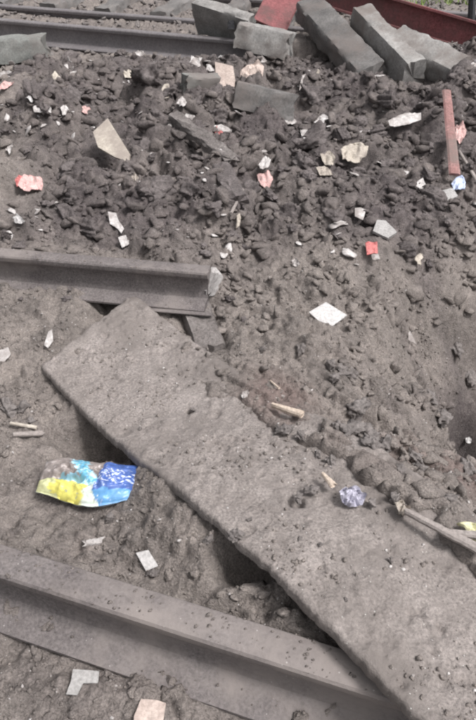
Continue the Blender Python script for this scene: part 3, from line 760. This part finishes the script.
# white litter in the upper left of the heap
LG = 'small pale litter scattered over the top of the heap'
litter = [
    (17, 60, 6, 3, 'white', 'white rounded scrap below the greenish block with pale end'),
    (57, 80, 6, 7, 'cream', 'cream upright scrap, leftmost of the three pale scraps in a row'),
    (74, 76, 10, 6, 'white', 'bright white folded scrap, middle of the three pale scraps in a row'),
    (94, 79, 9, 3, 'white', 'slim white scrap, last of the three pale scraps in a row'),
    (43, 109, 8, 5, 'white', 'white crumpled scrap low in the upper heap'),
    (64, 111, 5, 4, 'white', 'small white scrap beside the white crumpled one'),
    (29, 97, 4, 3, 'tile', 'small round pale scrap above the white crumpled one'),
    (6, 86, 9, 5, 'pink', 'pinkish flat scrap at the edge of the upper heap'),
    (5, 76, 8, 3, 'white', 'slim white scrap above the pinkish flat one'),
    (10, 149, 4, 5, 'white', 'lone white scrap above the crumpled pink wrapper'),
    (154, 52, 4, 6, 'cream', 'cream upright scrap close under the far rail'),
    (137, 55, 9, 2.5, 'white', 'flat white scrap left of the cream upright one'),
    (126, 74, 8, 5, 'cream', 'cream oval scrap left of the greenish concrete block'),
    (196, 62, 8, 6, 'white', 'white broken scrap above the greenish concrete block'),
    (210, 67, 6, 4, 'white', 'bent white scrap between the tan card and the greenish block'),
    (223, 59, 6, 5, 'tile', 'pale grey scrap above the tan card'),
    (166, 90, 4, 7, 'cream', 'slim upright cream scrap left of the greenish block'),
    (182, 103, 6, 3, 'white', 'small white scrap under the greenish block'),
    (186, 119, 8, 4, 'white', 'flat white scrap at the upper end of the long pale strip'),
    (220, 130, 12, 2, 'white', 'long thin white scrap right of the long pale strip'),
    (218, 132, 7, 4, 'red', 'small dark red scrap under the long thin white one'),
    (262, 61, 4, 3, 'white', 'small white scrap above the crumpled pinkish card'),
    (302, 80, 2, 8, 'white', 'thin upright white sliver below the short sleeper stub'),
    (318, 77, 2, 7, 'cream', 'thin upright cream sliver under the long dark sleeper'),
    (290, 122, 7, 5, 'white', 'white scrap at the end of the dark oblong block'),
    (322, 120, 7, 3, 'white', 'white scrap in the heap right of the dark oblong block'),
    (373, 58, 4, 2, 'white', 'white speck on the flank of the middle leaning sleeper'),
    (85, 111, 6, 3, 'pink', 'pale pink scrap left of the cream pointed board'),
    (135, 178, 5, 3, 'cream', 'small cream scrap below the cream pointed board'),
    (20, 221, 9, 2.5, 'tile', 'flat pale grey scrap on the smooth soil above the broken rail'),
    (238, 220, 2, 8, 'cream', 'thin cream stalk beside the dark flat concrete strip'),
    (296, 264, 4, 3, 'white', 'tiny white chip on the slope above the white tile'),
    (419, 258, 5, 6, 'cream', 'crumbly cream scrap right of the bright red plastic'),
    (245, 394, 5, 5, 'white', 'little white ball of paper on the slab edge'),
    (450, 474, 4, 3, 'white', 'white pebble like scrap deep on the crater slope'),
    (468, 440, 3, 5, 'tile', 'small white sliver in the dark hollow of the crater'),
    (98, 543, 3, 3, 'tile', 'tiny pale scrap at the end of the white twisted paper'),
]
for i, (cx, cy, rx, ry, mt, lb) in enumerate(litter):
    if cx == 98: continue
    scrap('litter_scrap', blob_outline(cx, cy, rx * .85, ry * .85, 900 + i, n=9, jag=.55, rot=random.uniform(-.4, .4)), M[mt], lb, 'litter', tilt=(random.uniform(-.3, .3), random.uniform(-.9, -.2), 1),
          lift=.03 if cy < 300 else .012, crumple=.014 if cy < 300 else .006, group=LG, seed=900 + i)

# ------------------------------------------------------------------ sticks
def stick(name, A, B, w0, w1, th, m, label, cat, seed=1, jit=.4):
    A, B = Vector(A), Vector(B); d = (B - A); L = d.length; d.normalize()
    side = d.cross(Vector((0, 0, 1))).normalized(); up = side.cross(d).normalized()
    seg = 14; V = []; Fc = []; rng = random.Random(seed)
    for i in range(seg + 1):
        t = i / seg; w = w0 + (w1 - w0) * t
        j = .12 * w * rng.uniform(-1, 1) * jit
        for a, b in ((-.5, -.5), (0, -.6), (.5, -.5), (.55, .1), (.35, .5), (0, .55), (-.35, .5), (-.55, .1)):
            e = rng.uniform(-.6, .6) * w * jit if i in (0, seg) else 0
            V.append(A + d * (L * t + e) + side * (a * w + j) + up * (b * th * (1 + .15 * jit * rng.uniform(-1, 1))))
    for i in range(seg):
        for j in range(8):
            a, b = i * 8 + j, i * 8 + (j + 1) % 8
            Fc.append((a, a + 8, b + 8, b))
    Fc.append(tuple(range(8))); Fc.append(tuple(range(seg * 8 + 7, seg * 8 - 1, -1)))
    o = link(name, V, Fc, m, smooth_=False); tag(o, label, cat); return o
UP = lambda v, z: Vector(v) + Vector((0, 0, z))
stick('wood_splinter', UP(on_ground(272, 411), .025), UP(on_ground(302, 422), .03), .010, .022, .014, M['wood'], 'pale split wood piece on the reddish soil beside the slab', 'wood splinter', 3)
stick('wood_splinter', UP(on_ground(322, 479), .02), UP(on_ground(333, 491), .02), .008, .018, .008, M['wood'], 'short pale wood splinter left of the lilac film', 'wood splinter', 4)
stick('splintered_plank', UP(on_ground(403, 519), .03), UP(on_ground(480, 562), .04), .012, .024, .012, M['grey_wood'], 'long grey splintered plank along the crater rim', 'plank', 5)
stick('splintered_plank', UP(on_ground(440, 540), .03), UP(on_ground(484, 548), .045), .010, .02, .012, M['grey_wood'], 'thin grey wood lath beside the yellowish paper', 'lath', 6)
stick('wood_splinter', UP(on_ground(14, 437), .012), UP(on_ground(44, 436), .012), .012, .018, .010, M['grey_wood'], 'short grey stick lying by the low soil ridge', 'stick', 7)
stick('wood_splinter', UP(on_ground(12, 428), .02), UP(on_ground(38, 432), .02), .008, .012, .008, M['cream'], 'thin pale stick just above the short grey one', 'stick', 8)
stick('wood_splinter', UP(on_ground(270, 384), .015), UP(on_ground(279, 392), .015), .004, .007, .004, M['wood'], 'tiny pale wood chip above the split wood piece', 'wood splinter', 9)
stick('wood_splinter', UP(on_ground(457, 160), .05), UP(on_ground(478, 196), .05), .014, .02, .01, M['grey_wood'], 'thin grey stick right of the faded red stake', 'stick', 10)
stick('wood_splinter', UP(on_ground(231, 226), .06), UP(on_ground(243, 208), .09), .012, .008, .01, M['grey_wood'], 'thin grey stick jutting beside the dark flat strip', 'stick', 12)
stick('paper_twist', UP(on_ground(84, 545), .008), UP(on_ground(103, 543), .010), .012, .015, .012, M['white'], 'small white twisted paper between the packet and the near rail', 'paper', 14, jit=1.2)
stick('steel_stake', gnd(440, 122, .17), gnd(452, 186, .06), .042, .05, .014, M['pink_steel'], 'straight faded red stake leaning in the heap above the blue rag', 'stake', 11, jit=.05)
stick('steel_strip', (-.46, 1.995, .044), (-.10, 1.945, .046), .018, .018, .008, M['rail'], 'thin steel strip along the foot of the cut rail end', 'steel strip', 13, jit=.1)

# ------------------------------------------------------------------ printed packet
def packet():
    c = on_ground(90, 492); nu, nv = 90, 60
    ax = (on_plane(137, 492, c, Vector((0, 0, 1))) - on_plane(42, 492, c, Vector((0, 0, 1)))); L = ax.length
    ex = Vector((.995, -.06, 0)); ey = Vector((.06, .995, 0))
    V = []; C = []; Fc = []
    GU, GV = np.meshgrid(np.arange(nu + 1) / nu, np.arange(nv + 1) / nv, indexing='ij')
    N1 = fbm(GU * 5, GV * 4, 801, 3); N2 = fbm(GU * 16, GV * 14, 802, 3); N3 = fbm(GU * 4 + 3, GV * 3, 803, 4); N4 = fbm(GU * 5 + 1, GV * 4 + 7, 804, 3)
    def pr(u, v, n, n2):        # print colours over the face, u,v in 0..1
        band = .52 + .10 * math.sin(v * 5 + .5) + .10 * n
        if v < .30 + .03 * n and u < .66:
            col_ = (.68, .64, .16) if .22 < u + .1 * n < .55 else (.58, .60, .34)
            if u > .55: col_ = (.66, .74, .68)
            if n2 > .75: col_ = (.4, .42, .3)
        elif u > .60 + .10 * v + .05 * n:
            col_ = (.06, .12, .36)
            if v < .2: col_ = (.12, .30, .55)
            if .3 < v < .68 and math.sin(u * 60 + v * 34 + n * 5) > .55 and n2 > -.1: col_ = (.62, .68, .82)
            if n2 > .7: col_ = (.35, .45, .7)
        elif abs(u - band) < .10 + .05 * n2:
            col_ = (.14, .40, .56) if n2 < .25 else (.42, .62, .70)
            if n2 < -.55: col_ = (.10, .30, .55)
        elif v < .44 + .06 * n2 and u > .25:
            col_ = (.20, .38, .48)
        else:
            col_ = (.24, .21, .20) if n2 < .3 else (.38, .34, .33)
        return col_
    for side in (1, -1):
        for i in range(nu + 1):
            for j in range(nv + 1):
                u, v = i / nu, j / nv
                bulge = (max(0, math.sin(math.pi * u)) ** .42) * (max(0, math.sin(math.pi * v)) ** .5)
                taper = 1 - .30 * (u - .45) ** 2 * 2 - .20 * max(0, .25 - u) * 4 * .6
                x = (u - .5) * L * 1.0
                y = (v - .5) * .140 * taper + .012 * math.sin(u * 6 + 1)
                cr = float(N3[i, j])
                ridge = 1 - abs(float(N4[i, j])) * 2
                z = side * ((.048 if side > 0 else .036) * bulge) + (.011 * cr + .009 * ridge) * (bulge if side > 0 else .3)
                if side > 0: z += .016 * math.exp(-((u - .72) / .05) ** 2) * bulge - .012 * math.exp(-((v - .33) / .05) ** 2) * bulge * (u < .7)
                V.append(Vector((c.x, c.y, max(c.z, 0) + .042)) + ex * x + ey * y + Vector((0, 0, z)))
                C.append((*pr(u + .06 * float(N1[i, j]) + .02 * float(N2[i, j]), v + .07 * float(N3[i, j]), float(N1[i, j]), float(N2[i, j])), 1) if side > 0 else (.35, .4, .45, 1))
    N = (nu + 1) * (nv + 1)
    for i in range(nu):
        for j in range(nv):
            a = i * (nv + 1) + j
            Fc.append((a, a + nv + 1, a + nv + 2, a + 1)); Fc.append((N + a + 1, N + a + nv + 2, N + a + nv + 1, N + a))
    edge = [i * (nv + 1) for i in range(nu + 1)] + [nu * (nv + 1) + j for j in range(1, nv + 1)] + [i * (nv + 1) + nv for i in range(nu - 1, -1, -1)] + [j for j in range(nv - 1, 0, -1)]
    for a, b in zip(edge, edge[1:] + edge[:1]): Fc.append((a, N + a, N + b, b))
    m, nt_, b = mat('packet_print')
    at = nt_.nodes.new('ShaderNodeAttribute'); at.attribute_name = 'print'
    dirt = ramp(nt_, noise(nt_, coords(nt_), 38, 5, .7), [(.42, (1, 1, 1)), (.72, (.62, .58, .56))])
    nt_.links.new(mixc(nt_, 1, at.outputs['Color'], dirt, 'MULTIPLY'), b.inputs['Base Color'])
    b.inputs['Roughness'].default_value = .38; b.inputs['Specular IOR Level'].default_value = .5
    o = link('snack_packet', V, Fc, m)
    ca_ = o.data.color_attributes.new('print', 'FLOAT_COLOR', 'POINT')
    ca_.data.foreach_set('color', np.array(C, dtype=np.float32).ravel())
    tag(o, 'crumpled blue and yellow printed packet lying on trodden soil', 'packet')
packet()

# ------------------------------------------------------------------ far track: sleepers, post, grass
FG = 'sleepers of the far track'
for i in range(7):
    x0 = -2.9 + i * .56
    c = Vector((x0, 7.35 - .32 * (x0 + 2.3), 0.14)); dd = Vector((.28, .96, 0))
    block('track_sleeper', c - dd * .30, c + dd * .5, .2, .12, M['concrete_dark'], ['leftmost', 'second', 'third', 'fourth', 'fifth', 'sixth', 'seventh'][i] + (' dark sleeper beyond the far middle rail' if i == 0 else ' dark sleeper from the left beyond the far middle rail'), 'sleeper', seed=30 + i, group=FG)
stick('steel_post', at_y(471, 34, 6.2), at_y(474, -30, 6.3), .05, .05, .05, M['black'], 'dark upright steel post behind the red beam', 'post', 31, jit=.02)

def grass():
    rng = np.random.default_rng(5); n = 5200
    x = rng.uniform(1.5, 5.5, n); y = rng.uniform(7.2, 10.5, n) ; z = hgrid(x, y)
    a = rng.uniform(0, 6.28, n); L = rng.uniform(.06, .16, n); w = .007
    dx, dy = np.cos(a), np.sin(a); lx, ly = rng.normal(0, .05, n), rng.normal(0, .05, n)
    P0 = np.stack([x - dx * w, y - dy * w, z - .01], 1); P1 = np.stack([x + dx * w, y + dy * w, z - .01], 1)
    P2 = np.stack([x + lx + dx * w * .2, y + ly + dy * w * .2, z + L], 1); P3 = np.stack([x + lx - dx * w * .2, y + ly - dy * w * .2, z + L], 1)
    V_ = np.stack([P0, P1, P2, P3], 1).reshape(-1, 3); F_ = np.arange(4 * n).reshape(n, 4)
    tag(big_mesh('grass', V_, F_, M['grass'], False), kind='stuff')
grass()

# ------------------------------------------------------------------ individual clods and stones
def world_center(o):
    vs = [v.co for v in o.data.vertices]; k = max(1, len(vs) // 60)
    s = Vector((0, 0, 0)); c = 0
    for v in vs[::k]: s += v; c += 1
    return s / c
marks = {
    'long pale concrete strip': (202, 143), 'short dark concrete strip': (231, 192), 'cream pointed board': (112, 147),
    'leftmost pink wrapper': (30, 184), 'torn white paper strip': (118, 226), 'dark oblong concrete block': (264, 103),
    'greenish concrete block by the tan card': (200, 82), 'pale crumpled rag': (355, 153), 'faded red stake': (446, 145),
    'bright red plastic scrap': (371, 248), 'light grey stone flake': (385, 230), 'white tile': (328, 314), 'middle pink wrapper': (265, 180),
    'long white paper scrap': (405, 120), 'cut rail end': (212, 268), 'cream crumpled paper': (327, 160), 'blue rag': (458, 184),
    'long dark leaning sleeper': (345, 50), 'lowest leaning sleeper': (430, 60), 'short sleeper stub': (265, 42),
    'bright white folded scrap': (74, 76), 'slim white scrap on the crater slope': (409, 337), 'long slab tip': (130, 300),
    'split wood piece': (287, 417), 'grey splintered plank': (440, 540), 'crater hollow': (462, 420), 'lilac film': (352, 496),
}
PROTO = []
for k in range(10):
    v, f = rock(4, 700 + k, 12, .60, .17, .025)
    PROTO.append(link('earth_clod_mesh', v, [tuple(t) for t in f], M['clod'] if k < 7 else M['clod_light']))
def project(p):
    y = p.y * math.cos(PITCH) - (p.z - CAM_H) * math.sin(PITCH); v = p.y * math.sin(PITCH) + (p.z - CAM_H) * math.cos(PITCH)
    return 238 + FPX * p.x / y, 360 - FPX * v / y, y
rng = random.Random(77); placed = []; tries = 0; recs = []
def free(x, y, r): return all((x - a) ** 2 + (y - b) ** 2 > (.62 * (r + c)) ** 2 for a, b, c in placed)
while len(recs) < 230 and tries < 6000:
    tries += 1
    x = rng.uniform(-2.2, 3.0); y = rng.uniform(2.2, 5.4)
    r = .034 + .085 * rng.random() ** 2.6
    if rough_mask(np.array([x]), np.array([y]))[0] < .6 or not free(x, y, r): continue
    z = h1(x, y, True); p = Vector((x, y, z)); px, py, dep = project(p)
    if excluded(np.array([x]), np.array([y]), np.array([z]))[0]: continue
    if not (-5 < px < 481 and 40 < py < 330) or 2 * r * FPX / dep < 10: continue
    placed.append((x, y, r)); recs.append((p, r, px, py, 'heap'))
for (px, py, r) in ((352, 432, .045), (366, 438, .05), (385, 446, .038), (345, 375, .05), (330, 368, .035), (412, 458, .035), (318, 455, .02), (330, 462, .025), (282, 432, .03), (300, 437, .025), (25, 408, .035), (140, 430, .012), (192, 410, .012), (310, 492, .022), (298, 497, .018), (151, 575, .020), (62, 470, .0), (400, 470, .02), (372, 445, .04), (300, 350, .03), (335, 380, .035),
                    (360, 410, .05), (340, 430, .03), (430, 400, .05), (395, 500, .022), (420, 470, .03), (450, 500, .03), (372, 505, .02), (440, 420, .06), (468, 470, .04),
                    (32, 422, .022), (8, 408, .05), (20, 300, .02), (70, 290, .018), (66, 300, .02), (230, 300, .03), (245, 320, .025), (262, 350, .02), (470, 380, .06), (455, 350, .05),
                    (165, 375, .008), (250, 520, .010), (345, 600, .008), (320, 545, .009), (390, 560, .010), (300, 540, .009), (110, 520, .02), (210, 540, .018), (235, 575, .025)):
    if r <= 0: continue
    p = on_ground(px, py, True); recs.append((p, r, px, py, 'near'))
# labels: size, shade, side of the closest landmark, ordinal
buckets = {}
for i, (p, r, px, py, zone) in enumerate(recs):
    name, (mx, my) = min(marks.items(), key=lambda kv: (kv[1][0] - px) ** 2 + ((kv[1][1] - py) * 1.3) ** 2)
    dx, dy = px - mx, py - my
    side = ('right of' if dx > 0 else 'left of') if abs(dx) > abs(dy) * 1.1 else ('below' if dy > 0 else 'above')
    buckets.setdefault((name, side), []).append((math.hypot(dx, dy), i))
ordn = 'nearest second third fourth fifth sixth seventh eighth ninth tenth eleventh twelfth thirteenth fourteenth fifteenth sixteenth seventeenth eighteenth nineteenth twentieth'.split()
for (name, side), lst in buckets.items():
    lst.sort()
    for j, (_, i) in enumerate(lst):
        p, r, px, py, zone = recs[i]
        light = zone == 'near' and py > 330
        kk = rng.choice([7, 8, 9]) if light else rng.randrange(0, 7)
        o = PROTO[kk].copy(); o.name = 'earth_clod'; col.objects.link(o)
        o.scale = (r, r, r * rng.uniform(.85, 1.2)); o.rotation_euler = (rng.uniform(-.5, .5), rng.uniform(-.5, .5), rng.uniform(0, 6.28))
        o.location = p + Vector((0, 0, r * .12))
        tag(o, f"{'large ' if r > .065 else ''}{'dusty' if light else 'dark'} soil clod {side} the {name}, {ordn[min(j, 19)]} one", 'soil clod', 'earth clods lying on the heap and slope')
for o in PROTO:
    bpy.data.objects.remove(o)
